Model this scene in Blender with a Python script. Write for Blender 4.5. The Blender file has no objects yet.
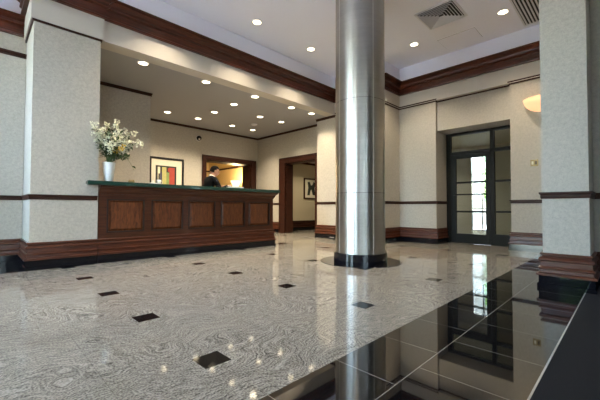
import bpy, bmesh, math, random
from mathutils import Vector, Matrix
random.seed(7)
SC = bpy.context.scene
COL = SC.collection
PI = math.pi

# ------------------------------------------------------------------ materials
def new_mat(name):
    m = bpy.data.materials.new(name); m.use_nodes = True
    nt = m.node_tree; b = nt.nodes['Principled BSDF']
    return m, nt, b
def N(nt, t, **kw):
    n = nt.nodes.new(t)
    for k, v in kw.items():
        if k in n.inputs: n.inputs[k].default_value = v
        else: setattr(n, k, v)
    return n
def L(nt, a, b): nt.links.new(a, b)
def math_node(nt, op, a, b=None):
    n = nt.nodes.new('ShaderNodeMath'); n.operation = op
    for i, v in enumerate((a, b)):
        if v is None: continue
        if isinstance(v, (int, float)): n.inputs[i].default_value = v
        else: nt.links.new(v, n.inputs[i])
    return n.outputs[0]
def mixc(nt, fac, a, b):
    n = nt.nodes.new('ShaderNodeMix'); n.data_type = 'RGBA'
    for idx, v in ((0, fac), (6, a), (7, b)):
        if isinstance(v, (int, float)): n.inputs[idx].default_value = v
        elif isinstance(v, tuple): n.inputs[idx].default_value = (*v, 1)
        else: nt.links.new(v, n.inputs[idx])
    return n.outputs[2]
def plain(name, col, rough=0.5, metal=0.0, noise=0.0, nscale=40, ior=None, coat=0.0):
    m, nt, b = new_mat(name)
    b.inputs['Base Color'].default_value = (*col, 1)
    b.inputs['Roughness'].default_value = rough
    b.inputs['Metallic'].default_value = metal
    if ior: b.inputs['IOR'].default_value = ior
    if coat: b.inputs['Coat Weight'].default_value = coat; b.inputs['Coat Roughness'].default_value = 0.12
    if noise:
        tc = N(nt, 'ShaderNodeTexCoord'); nz = N(nt, 'ShaderNodeTexNoise', Scale=nscale, Detail=3.0)
        L(nt, tc.outputs['Object'], nz.inputs['Vector'])
        lo = tuple(c * (1 - noise) for c in col); hi = tuple(min(1, c * (1 + noise)) for c in col)
        L(nt, mixc(nt, nz.outputs['Fac'], lo, hi), b.inputs['Base Color'])
    return m
def wallpaper(name, col, amt):
    m, nt, b = new_mat(name)
    tc = N(nt, 'ShaderNodeTexCoord')
    n1 = N(nt, 'ShaderNodeTexNoise', Scale=28.0, Detail=4.0, Roughness=0.75)
    n2 = N(nt, 'ShaderNodeTexNoise', Scale=150.0, Detail=2.0)
    L(nt, tc.outputs['Object'], n1.inputs['Vector']); L(nt, tc.outputs['Object'], n2.inputs['Vector'])
    f = math_node(nt, 'ADD', math_node(nt, 'MULTIPLY', n1.outputs['Fac'], .6), math_node(nt, 'MULTIPLY', n2.outputs['Fac'], .4))
    mr = N(nt, 'ShaderNodeMapRange'); L(nt, f, mr.inputs['Value'])
    mr.inputs['From Min'].default_value = .36; mr.inputs['From Max'].default_value = .64
    L(nt, mixc(nt, mr.outputs[0], tuple(c * (1 - amt) for c in col), tuple(c * (1 + amt) for c in col)), b.inputs['Base Color'])
    b.inputs['Roughness'].default_value = .75
    bp = N(nt, 'ShaderNodeBump', Strength=0.15, Distance=0.004); L(nt, f, bp.inputs['Height']); L(nt, bp.outputs[0], b.inputs['Normal'])
    return m
def wood(name, dark, light, scale=(2, 2, 34), rough=.34):
    m, nt, b = new_mat(name)
    tc = N(nt, 'ShaderNodeTexCoord'); mp = N(nt, 'ShaderNodeMapping'); mp.inputs['Scale'].default_value = scale
    L(nt, tc.outputs['Object'], mp.inputs['Vector'])
    n1 = N(nt, 'ShaderNodeTexNoise', Scale=1.6, Detail=6.0, Roughness=.62, Distortion=.7)
    L(nt, mp.outputs[0], n1.inputs['Vector'])
    mr = N(nt, 'ShaderNodeMapRange'); L(nt, n1.outputs['Fac'], mr.inputs['Value'])
    mr.inputs['From Min'].default_value = .3; mr.inputs['From Max'].default_value = .72
    L(nt, mixc(nt, mr.outputs[0], dark, light), b.inputs['Base Color'])
    b.inputs['Roughness'].default_value = rough
    b.inputs['Coat Weight'].default_value = .06; b.inputs['Coat Roughness'].default_value = .15; b.inputs['Specular IOR Level'].default_value = .35
    return m
def emit(name, col, strength):
    m, nt, b = new_mat(name)
    b.inputs['Base Color'].default_value = (*col, 1)
    b.inputs['Emission Color'].default_value = (*col, 1)
    b.inputs['Emission Strength'].default_value = strength
    return m
def glass(name, tint=(1, 1, 1), gl=0.08):
    m = bpy.data.materials.new(name); m.use_nodes = True; nt = m.node_tree; nt.nodes.clear()
    o = N(nt, 'ShaderNodeOutputMaterial'); t = N(nt, 'ShaderNodeBsdfTransparent'); g = N(nt, 'ShaderNodeBsdfGlossy')
    t.inputs['Color'].default_value = (*tint, 1); g.inputs['Roughness'].default_value = .01
    mx = N(nt, 'ShaderNodeMixShader'); fr = N(nt, 'ShaderNodeFresnel', IOR=1.5)
    L(nt, fr.outputs[0], mx.inputs[0]); L(nt, t.outputs[0], mx.inputs[1]); L(nt, g.outputs[0], mx.inputs[2]); L(nt, mx.outputs[0], o.inputs[0])
    return m
M = {}
M['paper'] = wallpaper('linen_wallpaper', (.455, .42, .36), .15)
M['frieze'] = plain('frieze_paint', (.53, .49, .43), .7, noise=.03)
M['ceiling'] = plain('ceiling_paint', (.90, .90, .98), .8, noise=.02)
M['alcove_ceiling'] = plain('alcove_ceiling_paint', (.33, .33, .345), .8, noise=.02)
M['wood'] = wood('mahogany_moulding', (.022, .005, .0025), (.120, .028, .010))
M['wood_rail'] = wood('dark_mahogany_rail', (.016, .005, .003), (.055, .016, .008), rough=.5)
M['wood_rail'].node_tree.nodes['Principled BSDF'].inputs['Specular IOR Level'].default_value = .2
M['wood_base'] = wood('mahogany_base', (.030, .008, .004), (.135, .036, .014), rough=.35)
M['desk'] = wood('desk_mahogany', (.030, .009, .004), (.105, .031, .012), rough=.35)
M['panel'] = wood('desk_panel_mahogany', (.045, .013, .005), (.21, .066, .022), (26, 26, 5), .35)
M['groove'] = plain('dark_groove_wood', (.020, .008, .005), .4, noise=.1)
M['plinth'] = plain('black_granite_plinth', (.005, .005, .0075), .08, noise=.3, nscale=120, ior=1.5)
M['plinth'].node_tree.nodes['Principled BSDF'].inputs['Specular IOR Level'].default_value = .35
M['green_stone'] = plain('green_granite', (.016, .055, .042), .12, noise=.6, nscale=90, ior=1.7)
M['carpet'] = plain('navy_carpet', (.0035, .0038, .006), .95, noise=.5, nscale=300)
M['edge_metal'] = plain('pale_metal_strip', (.75, .75, .70), .3, .6)
M['bronze'] = plain('dark_bronze_frame', (.009, .0095, .008), .5, .0, noise=.1)
M['bronze'].node_tree.nodes['Principled BSDF'].inputs['Specular IOR Level'].default_value = .2
M['black'] = plain('black_lacquer', (.008, .007, .008), .3, noise=.1)
M['white_metal'] = plain('white_enamel', (.75, .74, .76), .45, noise=.02)
M['groove_grey'] = plain('grey_joint', (.30, .29, .31), .8)
M['slot'] = plain('dark_slot', (.02, .02, .022), .8, noise=.1)
M['mat'] = plain('cream_picture_mat', (.66, .62, .50), .8, noise=.03)
M['white'] = plain('white_ceramic', (.80, .80, .78), .25, noise=.02)
M['sheet'] = plain('white_paper', (.85, .84, .80), .7, noise=.02)
M['brass'] = plain('aged_brass', (.28, .20, .09), .45, .8, noise=.1)
M['glass'] = glass('window_glass')
M['door_glass'] = glass('door_glass', (.82, .85, .80))
M['lamp'] = emit('downlight_lens_glow', (1, .85, .58), 6)
M['sconce'] = emit('alabaster_glow', (1, .62, .33), .42)
M['shade'] = emit('lamp_shade_glow', (1, .78, .38), 1.5)
M['office'] = plain('warm_office_paint', (.66, .52, .28), .8, noise=.03)
M['hall'] = plain('hall_paint', (.52, .46, .33), .8, noise=.03)
M['suit'] = plain('charcoal_suit_cloth', (.005, .0055, .007), 1.0, noise=.3, nscale=200)
M['suit'].node_tree.nodes['Principled BSDF'].inputs['Specular IOR Level'].default_value = .1
M['skin'] = plain('skin', (.46, .24, .16), .5, noise=.08, nscale=30)
M['hair'] = plain('dark_hair', (.007, .005, .004), .9, noise=.3, nscale=150)
M['hair'].node_tree.nodes['Principled BSDF'].inputs['Specular IOR Level'].default_value = .1
M['shirt'] = plain('white_shirt', (.80, .80, .80), .8, noise=.02)
M['eye'] = plain('eye', (.03, .02, .015), .2, noise=.05)
M['stem'] = plain('green_stem', (.07, .13, .035), .6, noise=.2)
M['leaf'] = plain('green_leaf', (.04, .085, .022), .5, noise=.4, nscale=60)
M['petal'] = plain('ivory_petal', (.80, .79, .62), .6, noise=.12, nscale=60)
M['petal_y'] = plain('yellow_petal', (.75, .50, .05), .6, noise=.2, nscale=60)
M['tree_leaf'] = plain('tree_leaf', (.10, .22, .04), .6, noise=.5, nscale=6)
M['bark'] = plain('tree_bark', (.10, .07, .05), .9, noise=.4, nscale=12)
M['pavement'] = plain('outdoor_pavement', (.50, .49, .48), .9, noise=.15, nscale=3)
M['facade'] = plain('pale_facade', (.18, .18, .175), .9, noise=.08, nscale=2)
for k, c in dict(art_red=(.36, .05, .03), art_green=(.22, .30, .10), art_olive=(.45, .42, .16), art_navy=(.03, .03, .09), art_dark=(.025, .03, .025), art_cream=(.72, .64, .46)).items():
    M[k] = plain(k + '_paint', c, .7, noise=.25, nscale=18)

def granite():
    m, nt, b = new_mat('swirled_granite_tiles')
    tc = N(nt, 'ShaderNodeTexCoord'); sx = N(nt, 'ShaderNodeSeparateXYZ'); L(nt, tc.outputs['Object'], sx.inputs[0])
    X, Y = sx.outputs[0], sx.outputs[1]
    # slow warp that bends the fine streaks into swirls
    w = N(nt, 'ShaderNodeTexNoise', Scale=1.7, Detail=2.0, Roughness=.45); L(nt, tc.outputs['Object'], w.inputs['Vector'])
    w2 = N(nt, 'ShaderNodeTexNoise', Scale=5.5, Detail=3.0); L(nt, tc.outputs['Object'], w2.inputs['Vector'])
    def off(src, k):
        v = N(nt, 'ShaderNodeVectorMath', operation='SUBTRACT'); L(nt, src, v.inputs[0]); v.inputs[1].default_value = (.5, .5, .5)
        s = N(nt, 'ShaderNodeVectorMath', operation='SCALE'); L(nt, v.outputs[0], s.inputs[0]); s.inputs['Scale'].default_value = k
        return s.outputs[0]
    a1 = N(nt, 'ShaderNodeVectorMath', operation='ADD'); L(nt, tc.outputs['Object'], a1.inputs[0]); L(nt, off(w.outputs['Color'], .95), a1.inputs[1])
    a2 = N(nt, 'ShaderNodeVectorMath', operation='ADD'); L(nt, a1.outputs[0], a2.inputs[0]); L(nt, off(w2.outputs['Color'], .13), a2.inputs[1])
    mp = N(nt, 'ShaderNodeMapping'); mp.inputs['Rotation'].default_value = (0, 0, .5); mp.inputs['Scale'].default_value = (12, 120, 1)
    L(nt, a2.outputs[0], mp.inputs['Vector'])
    s1 = N(nt, 'ShaderNodeTexNoise', Scale=1.0, Detail=4.0, Roughness=.6); L(nt, mp.outputs[0], s1.inputs['Vector'])
    sp = N(nt, 'ShaderNodeTexNoise', Scale=105.0, Detail=2.0); L(nt, tc.outputs['Object'], sp.inputs['Vector'])
    cl = N(nt, 'ShaderNodeTexNoise', Scale=1.1, Detail=3.0); L(nt, tc.outputs['Object'], cl.inputs['Vector'])
    v = math_node(nt, 'ADD', math_node(nt, 'MULTIPLY', s1.outputs['Fac'], .55), math_node(nt, 'MULTIPLY', sp.outputs['Fac'], .45))
    rp = N(nt, 'ShaderNodeValToRGB'); L(nt, v, rp.inputs[0])
    e = rp.color_ramp.elements
    e[0].position = .38; e[0].color = (.05, .045, .038, 1)
    e[1].position = .62; e[1].color = (.50, .465, .40, 1)
    k = e.new(.46); k.color = (.18, .165, .14, 1)
    k = e.new(.53); k.color = (.35, .325, .275, 1)
    cm = mixc(nt, math_node(nt, 'MULTIPLY', cl.outputs['Fac'], .30), rp.outputs[0], (.33, .305, .255))
    def cell(v, o, p):   # distance to the nearest grid line of pitch p through o
        f = math_node(nt, 'FRACT', math_node(nt, 'ADD', math_node(nt, 'DIVIDE', math_node(nt, 'SUBTRACT', v, o), p), 100.5))
        return math_node(nt, 'MULTIPLY', math_node(nt, 'ABSOLUTE', math_node(nt, 'SUBTRACT', f, .5)), p)
    inx = math_node(nt, 'LESS_THAN', cell(X, .891, 1.3705), .074); iny = math_node(nt, 'LESS_THAN', cell(Y, 1.546, .9195), .074)
    ins = math_node(nt, 'MULTIPLY', inx, iny)
    patch = math_node(nt, 'MULTIPLY', math_node(nt, 'MULTIPLY', math_node(nt, 'GREATER_THAN', X, 4.60), math_node(nt, 'LESS_THAN', X, 5.06)),
                      math_node(nt, 'MULTIPLY', math_node(nt, 'GREATER_THAN', Y, 5.36), math_node(nt, 'LESS_THAN', Y, 5.58)))
    ins = math_node(nt, 'MAXIMUM', ins, patch)
    j = math_node(nt, 'MAXIMUM', math_node(nt, 'LESS_THAN', cell(X, .891, .4568), .0016), math_node(nt, 'LESS_THAN', cell(Y, 1.546, .45975), .0016))
    c = mixc(nt, math_node(nt, 'MULTIPLY', j, .55), cm, (.12, .11, .09))
    c = mixc(nt, ins, c, (.008, .008, .009))
    L(nt, c, b.inputs['Base Color'])
    b.inputs['Roughness'].default_value = .06; b.inputs['IOR'].default_value = 1.5; b.inputs['Specular IOR Level'].default_value = .36
    return m
def black_tiles():
    m, nt, b = new_mat('polished_black_granite')
    tc = N(nt, 'ShaderNodeTexCoord'); sx = N(nt, 'ShaderNodeSeparateXYZ'); L(nt, tc.outputs['Object'], sx.inputs[0])
    X, Y = sx.outputs[0], sx.outputs[1]
    far = math_node(nt, 'GREATER_THAN', Y, .751)
    x2 = math_node(nt, 'ADD', X, math_node(nt, 'MULTIPLY', far, .2285))
    f = math_node(nt, 'FRACT', math_node(nt, 'ADD', math_node(nt, 'DIVIDE', math_node(nt, 'SUBTRACT', x2, 1.5785), .457), 100.5))
    d = math_node(nt, 'MULTIPLY', math_node(nt, 'ABSOLUTE', math_node(nt, 'SUBTRACT', f, .5)), .457)
    l1 = math_node(nt, 'LESS_THAN', d, .0017)
    l2 = math_node(nt, 'LESS_THAN', math_node(nt, 'ABSOLUTE', math_node(nt, 'SUBTRACT', Y, .751)), .0018)
    ln = math_node(nt, 'MAXIMUM', l1, l2)
    nz = N(nt, 'ShaderNodeTexNoise', Scale=160.0, Detail=2.0); L(nt, tc.outputs['Object'], nz.inputs['Vector'])
    base = mixc(nt, nz.outputs['Fac'], (.003, .003, .004), (.012, .012, .013))
    L(nt, mixc(nt, math_node(nt, 'MULTIPLY', ln, .8), base, (.45, .44, .40)), b.inputs['Base Color'])
    b.inputs['Roughness'].default_value = .03; b.inputs['IOR'].default_value = 2.05
    return m
def brushed():
    m, nt, b = new_mat('brushed_steel_cladding')
    tc = N(nt, 'ShaderNodeTexCoord'); mp = N(nt, 'ShaderNodeMapping'); mp.inputs['Scale'].default_value = (1, 1, 14)
    L(nt, tc.outputs['Object'], mp.inputs['Vector'])
    nz = N(nt, 'ShaderNodeTexNoise', Scale=1.5, Detail=5.0, Roughness=.65); L(nt, mp.outputs[0], nz.inputs['Vector'])
    L(nt, mixc(nt, nz.outputs['Fac'], (.36, .35, .325), (.50, .49, .46)), b.inputs['Base Color'])
    mr = N(nt, 'ShaderNodeMapRange'); L(nt, nz.outputs['Fac'], mr.inputs['Value'])
    mr.inputs['To Min'].default_value = .28; mr.inputs['To Max'].default_value = .40
    L(nt, mr.outputs[0], b.inputs['Roughness'])
    b.inputs['Metallic'].default_value = 1
    b.inputs['Anisotropic'].default_value = .75
    tg = N(nt, 'ShaderNodeTangent'); tg.direction_type = 'RADIAL'; tg.axis = 'Z'; L(nt, tg.outputs[0], b.inputs['Tangent'])
    b.inputs['Anisotropic Rotation'].default_value = 0.25
    return m
M['granite'] = granite(); M['black_floor'] = black_tiles(); M['steel'] = brushed()

# ------------------------------------------------------------------ mesh helpers
def link(name, bm, mats, parent=None, smooth=False, loc=None):
    me = bpy.data.meshes.new(name)
    bmesh.ops.recalc_face_normals(bm, faces=bm.faces)
    bm.to_mesh(me); bm.free()
    for m in (mats if isinstance(mats, (list, tuple)) else [mats]): me.materials.append(M[m] if isinstance(m, str) else m)
    if smooth:
        for p in me.polygons: p.use_smooth = True
    o = bpy.data.objects.new(name, me); COL.objects.link(o)
    if parent: o.parent = parent
    if loc: o.location = loc
    return o
def box(bm, x0, x1, y0, y1, z0, z1, mi=0, bev=0):
    vs = [bm.verts.new((x, y, z)) for x in (x0, x1) for y in (y0, y1) for z in (z0, z1)]
    fs = [bm.faces.new([vs[i] for i in q]) for q in ((0, 1, 3, 2), (4, 6, 7, 5), (0, 4, 5, 1), (2, 3, 7, 6), (0, 2, 6, 4), (1, 5, 7, 3))]
    for f in fs: f.material_index = mi
    if bev:
        es = list({e for f in fs for e in f.edges})
        r = bmesh.ops.bevel(bm, geom=es, offset=bev, segments=2, affect='EDGES', profile=.6)
        for f in r['faces']: f.material_index = mi
    return fs
def BX(*boxes, bev=0):
    bm = bmesh.new()
    for b in boxes: box(bm, *b[:6], mi=b[6] if len(b) > 6 else 0, bev=bev)
    return bm
def lathe(prof, seg=48, cap=True, c=(0, 0, 0), a0=0, a1=2 * PI):
    bm = bmesh.new(); full = abs(a1 - a0 - 2 * PI) < 1e-6
    n = seg if full else seg + 1
    rings = []
    for r, z in prof:
        rings.append([bm.verts.new((c[0] + r * math.cos(a0 + (a1 - a0) * i / seg), c[1] + r * math.sin(a0 + (a1 - a0) * i / seg), c[2] + z)) for i in range(n)])
    for A, B in zip(rings, rings[1:]):
        for i in range(n if full else n - 1):
            j = (i + 1) % n
            bm.faces.new((A[i], A[j], B[j], B[i]))
    if cap:
        for R in (rings[0], rings[-1]):
            if prof[0 if R is rings[0] else -1][0] > 1e-5: bm.faces.new(R)
    bmesh.ops.remove_doubles(bm, verts=bm.verts, dist=1e-5)
    return bm
def sweep(path, prof, closed=False, bm=None, mi=0):
    """prof = closed polygon of (distance to the right of travel, z); mitred corners"""
    bm = bm or bmesh.new(); n = len(path); P = [Vector((p[0], p[1])) for p in path]
    nr = lambda d: Vector((d.y, -d.x))
    segs = [(P[(i + 1) % n] - P[i]).normalized() for i in range(n if closed else n - 1)]
    rings = []
    for i in range(n):
        if closed: a, b = segs[i - 1], segs[i]
        else: a = segs[max(i - 1, 0)]; b = segs[min(i, n - 2)]
        na, nb = nr(a), nr(b); mt = (na + nb)
        mt = mt / max(1e-6, 1 + na.dot(nb))
        rings.append([bm.verts.new((P[i].x + mt.x * d, P[i].y + mt.y * d, z)) for d, z in prof])
    k = len(prof)
    for i in range(n if closed else n - 1):
        A, B = rings[i], rings[(i + 1) % n]
        for q in range(k):
            f = bm.faces.new((A[q], A[(q + 1) % k], B[(q + 1) % k], B[q])); f.material_index = mi
    if not closed:
        for R in (rings[0], rings[-1]):
            f = bm.faces.new(R); f.material_index = mi
    return bm
def tube(bm, pts, r, seg=6, r1=None, mi=0):
    P = [Vector(p) for p in pts]; rings = []
    for i, p in enumerate(P):
        d = (P[min(i + 1, len(P) - 1)] - P[max(i - 1, 0)]).normalized()
        u = d.orthogonal().normalized(); v = d.cross(u)
        rr = r if r1 is None else r + (r1 - r) * i / (len(P) - 1)
        rings.append([bm.verts.new(p + u * rr * math.cos(2 * PI * k / seg) + v * rr * math.sin(2 * PI * k / seg)) for k in range(seg)])
    for A, B in zip(rings, rings[1:]):
        for k in range(seg):
            f = bm.faces.new((A[k], A[(k + 1) % seg], B[(k + 1) % seg], B[k])); f.material_index = mi
    for R in (rings[0], rings[-1]): bm.faces.new(R).material_index = mi
    return bm
def poly(bm, pts, z0, z1, mi=0):
    a = [bm.verts.new((x, y, z0)) for x, y in pts]; b = [bm.verts.new((x, y, z1)) for x, y in pts]
    bm.faces.new(a).material_index = mi; bm.faces.new(b).material_index = mi
    for i in range(len(pts)):
        j = (i + 1) % len(pts); bm.faces.new((a[i], a[j], b[j], b[i])).material_index = mi
    return bm
def struct(name, bm, mats, label=None, parent=None, **kw):
    o = link(name, bm, mats, parent, **kw)
    if not parent: o['kind'] = 'structure'
    if label: o['label'] = label
    return o
def thing(name, label, cat, loc=(0, 0, 0), rotz=0, group=None):
    o = bpy.data.objects.new(name, None); COL.objects.link(o); o.empty_display_size = .1
    o.location = loc; o.rotation_euler = (0, 0, rotz); tag(o, label, cat, group)
    return o
def tag(o, label, cat, group=None):
    o['label'] = label; o['category'] = cat
    if group: o['group'] = group
    return o
def dup(root, loc, rot=(0, 0, 0), label=None, scale=None):
    r = root.copy(); COL.objects.link(r); r.location = loc; r.rotation_euler = rot
    if label: r['label'] = label
    if scale: r.scale = (scale,) * 3
    for ch in list(root.children):
        c = ch.copy(); COL.objects.link(c); c.parent = r
        for g in list(ch.children):
            d = g.copy(); COL.objects.link(d); d.parent = c
    return r

# ------------------------------------------------------------------ floors
Z_C = 4.16      # main ceiling
PY0, PY1 = .270, .632
NK = 6.15       # nook wall left of the pillar
Z_A = 3.20      # lowered alcove ceiling
bm = bmesh.new()
poly(bm, [(-3, 1.088), (8.05, 1.088), (8.05, 3.6), (7.2, 3.92), (7.2, 9.1), (1.2, 9.1), (1.2, 5.262), (-3, 5.262)], -.1, 0)
struct('floor', bm, 'granite', 'pale swirled granite floor with small black square insets')
struct('floor_black_border', BX((-3, 8.05, .311, 1.088, -.1, 0)), 'black_floor', 'polished black granite border strip of the floor')
struct('floor_black_nook', BX((-3, 1.2, 5.262, 7.3, -.1, 0)), 'plinth', 'polished black floor of the nook left of the pillar')
struct('floor_carpet', BX((-3, 4.7, -4, .303, -.1, .003)), 'carpet', 'dark navy carpet beside the black floor border')
struct('trim_1', BX((-3, 4.2, .303, .311, -.1, .004)), 'edge_metal', 'pale metal strip between carpet and black floor')
# ------------------------------------------------------------------ ceilings
struct('ceiling', BX((-3.3, 8.2, -4.3, 9.7, Z_C, Z_C + .15)), 'ceiling', 'white main ceiling')
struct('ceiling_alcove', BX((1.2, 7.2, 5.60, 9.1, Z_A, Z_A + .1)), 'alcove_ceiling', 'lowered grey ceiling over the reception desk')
struct('ceiling_beam', BX((1.22, 6.6, 5.33, 5.60, Z_A, 3.8), (1.22, 6.6, 5.33, 5.60, 3.8, Z_C, 1)), ['frieze', 'ceiling'], 'painted beam over the front of the reception desk')
# ------------------------------------------------------------------ walls
struct('wall_nook', BX((-3.1, .49, NK, 6.9, 0, 3.5), (-3.1, .49, NK, 6.9, 3.5, Z_C, 1)), ['paper', 'ceiling'], 'wall set back left of the pillar')
bm = BX((.495, 1.245, 5.33, 7.25, 0, 3.2)); box(bm, .462, 1.278, 5.295, 7.25, 3.2, 3.8, 1); box(bm, .462, 1.278, 5.295, 7.25, 3.8, Z_C, 2)
struct('wall_pillar_left', bm, ['paper', 'frieze', 'ceiling'], 'square papered pillar at the left end of the desk')
struct('wall_alcove_left', BX((1.245, 2.6, 7.1, 7.25, 0, Z_A), (2.45, 2.6, 7.25, 9.08, 0, Z_A)), 'paper', 'wall behind the flowers')
struct('wall_alcove_back', BX((2.45, 4.98, 9.08, 9.53, 0, Z_A), (6.66, 7.22, 9.08, 9.53, 0, Z_A), (4.98, 6.66, 9.08, 9.53, 2.27, Z_A), (4.98, 6.66, 9.08, 9.53, 0, .95)), 'paper', 'back wall behind the desk')
struct('wall_alcove_right', BX((6.95, 7.22, 7.64, 9.08, 0, Z_A), (6.95, 7.22, 5.95, 6.35, 0, Z_A), (6.95, 7.22, 6.35, 7.64, 2.2, Z_A)), 'paper', 'alcove end wall with the doorway')
bm = BX((6.58, 7.3, 3.92, 5.97, 0, 3.2)); box(bm, 6.55, 7.3, 3.89, 5.60, 3.2, 3.8, 1); box(bm, 6.55, 7.3, 3.89, 5.60, 3.8, Z_C, 2); box(bm, 6.58, 7.3, 5.60, 5.97, 3.2, 3.3, 1)
struct('wall_pier_back', bm, ['paper', 'frieze', 'ceiling'], 'papered pier behind the round column')
bm = BX((7.28, 8.0, 3.03, 3.95, 0, 3.2), (7.28, 8.0, .6, 1.6, 0, 3.2), (7.36, 8.0, 1.6, 3.03, 2.53, 3.2)); box(bm, 7.25, 8.0, .6, 3.95, 3.2, 3.8, 1); box(bm, 7.25, 8.0, .6, 3.95, 3.8, Z_C, 2)
struct('wall_right', bm, ['paper', 'frieze', 'ceiling'], 'right wall with the recessed glass door')
struct('wall_pier_front', BX((4.11, 4.75, PY0, PY1, 0, Z_C)), 'paper', 'papered pier in the right foreground')
struct('wall_pier_side', BX((4.75, 8.1, .45, PY1, 0, Z_C)), 'paper', 'wall running back from the foreground pier')
struct('wall_front', BX((4.6, 4.75, -4, PY0, 0, Z_C)), 'paper', 'wall set back right of the foreground pier')
# window walls that light the lobby (left of and behind the camera)
WL = [(-3.0, -2.2), (.4, 1.4), (2.4, 6.05)]
WB = [(-2.6, -1.2), (.1, .75)]
bm = bmesh.new(); ys = [-4.15] + [v for w in WL for v in w] + [6.9]
for a, b in zip(ys[::2], ys[1::2]): box(bm, -3.15, -3, a, b, 0, Z_C)
for a, b in WL: box(bm, -3.15, -3, a, b, 0, .35); box(bm, -3.15, -3, a, b, 3.85, Z_C)
struct('wall_left', bm, 'paper', 'window wall left of the camera')
bm = bmesh.new(); xs = [-3.15] + [v for w in WB for v in w] + [4.75]
for a, b in zip(xs[::2], xs[1::2]): box(bm, a, b, -4.15, -4, 0, Z_C)
for a, b in WB: box(bm, a, b, -4.15, -4, 0, .35); box(bm, a, b, -4.15, -4, 3.55, Z_C)
struct('wall_behind', bm, 'paper', 'window wall behind the camera')
wn = 0
for a, b in WL:
    wn += 1; w = struct('window_%d' % wn, BX(*[(-3.13, -3.02, y - .03, y + .03, .35, 3.85) for y in (a + .03, (2 * a + b) / 3, (a + 2 * b) / 3, b - .03)],
        *[(-3.12, -3.03, a, b, z - .03, z + .03) for z in (.38, 1.2, 2.6, 3.82)]), 'bronze', 'tall bronze framed window in the left wall')
    link('window_pane', BX((-3.08, -3.07, a + .03, b - .03, .38, 3.82)), 'glass', w)
for a, b in WB:
    wn += 1; w = struct('window_%d' % wn, BX(*[(x - .03, x + .03, -4.13, -4.02, .35, 3.55) for x in (a + .03, (2 * a + b) / 3, (a + 2 * b) / 3, b - .03)],
        *[(a, b, -4.12, -4.03, z - .03, z + .03) for z in (.38, 1.2, 2.6, 3.52)]), 'bronze', 'tall bronze framed window behind the camera')
    link('window_pane', BX((a + .03, b - .03, -4.08, -4.07, .38, 3.52)), 'glass', w)

# ------------------------------------------------------------------ mouldings
BASE = [(0, .345), (.020, .345), (.024, .338), (.024, .326), (.008, .318), (.008, .304), (.030, .296), (.034, .288), (.034, .272), (.016, .262), (.020, .212), (.036, .204), (.036, .190), (.024, .180), (.028, .150), (.050, .142), (.050, .120), (0, .120)]
PLNT = [(0, .120), (.034, .120), (.034, .045), (.046, .038), (.046, .001), (0, .001)]
RAIL = [(0, .890), (.010, .890), (.013, .905), (.013, .930), (.024, .940), (.024, .956), (0, .956)]
UPR = [(0, 3.175), (.016, 3.175), (.016, 3.198), (.032, 3.212), (.032, 3.238), (0, 3.238)]
CRN = [(0, 3.500), (.050, 3.500), (.054, 3.518), (.044, 3.532), (.016, 3.540), (.016, 3.655), (.040, 3.660), (.058, 3.672), (.058, 3.690), (.036, 3.698), (.048, 3.728), (.085, 3.758), (.108, 3.764), (.108, 3.774), (.130, 3.778), (.130, 3.800), (0, 3.800)]
paths = {   # travel with the room on the right
 'nook': [(-3, NK), (.495, NK), (.495, 5.33), (1.245, 5.33)],
 'alcove': [(1.245, 7.1), (2.6, 7.1), (2.6, 9.08), (6.95, 9.08), (6.95, 7.90)],
 'pier_back': [(6.95, 6.09), (6.95, 5.97), (6.58, 5.97), (6.58, 3.92), (7.28, 3.92), (7.28, 3.03), (7.84, 3.03)],
 'right': [(7.84, 1.6), (7.28, 1.6), (7.28, PY1), (4.11, PY1), (4.11, PY0), (4.6, PY0), (4.6, -4), (-3, -4), (-3, NK)],
}
for nm, p in paths.items():
    struct('baseboard_' + nm, sweep(p, BASE), 'wood_base', 'stepped mahogany baseboard')
    struct('baseboard_plinth_' + nm, sweep(p, PLNT), 'plinth', 'polished black plinth under the baseboard')
tn = 1
def trim(bm, mat, label):
    global tn
    tn += 1; return struct('trim_%d' % tn, bm, mat, label)
trim(sweep([(-3, NK), (.495, NK), (.495, 5.33), (1.235, 5.33)], RAIL), 'wood_rail', 'chair rail around the left pillar')
trim(sweep(paths['alcove'], RAIL), 'wood_rail', 'chair rail in the alcove')
trim(sweep([(6.95, 6.09), (6.95, 5.97), (6.58, 5.97), (6.58, 3.92), (7.28, 3.92), (7.28, 3.03), (7.84, 3.03)], RAIL), 'wood_rail', 'chair rail on the back pier and door pilaster')
trim(sweep([(7.84, 1.6), (7.28, 1.6), (7.28, PY1), (4.11, PY1), (4.11, PY0), (4.6, PY0), (4.6, -4)], RAIL), 'wood_rail', 'chair rail on the foreground pier')
trim(sweep([(-3, NK), (.495, NK)], [(d, z - .235) for d, z in UPR]), 'wood_rail', 'upper rail on the nook wall')
trim(sweep([(-3, NK), (.462, NK)], [(d, (z - 3.5) * .9 + 3.245) for d, z in CRN]), 'wood', 'mahogany crown moulding in the nook')
trim(sweep([(.495, NK), (.495, 5.33), (1.245, 5.33), (1.245, 5.6)], UPR), 'wood_rail', 'upper rail around the left pillar')
trim(sweep([(1.245, 7.1), (2.6, 7.1), (2.6, 9.08), (6.95, 9.08), (6.95, 5.97), (6.58, 5.97), (6.58, 5.34)], [(d, min(z, 3.199) if z > 3.2 else z - .035) for d, z in UPR]), 'wood_rail', 'dark rail under the alcove ceiling')
trim(sweep([(6.58, 5.33), (6.58, 3.92), (7.28, 3.92), (7.28, 3.03), (7.36, 3.03), (7.36, 1.6), (7.28, 1.6), (7.28, PY1), (4.75, PY1)], UPR), 'wood_rail', 'upper rail on the right wall')
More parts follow.
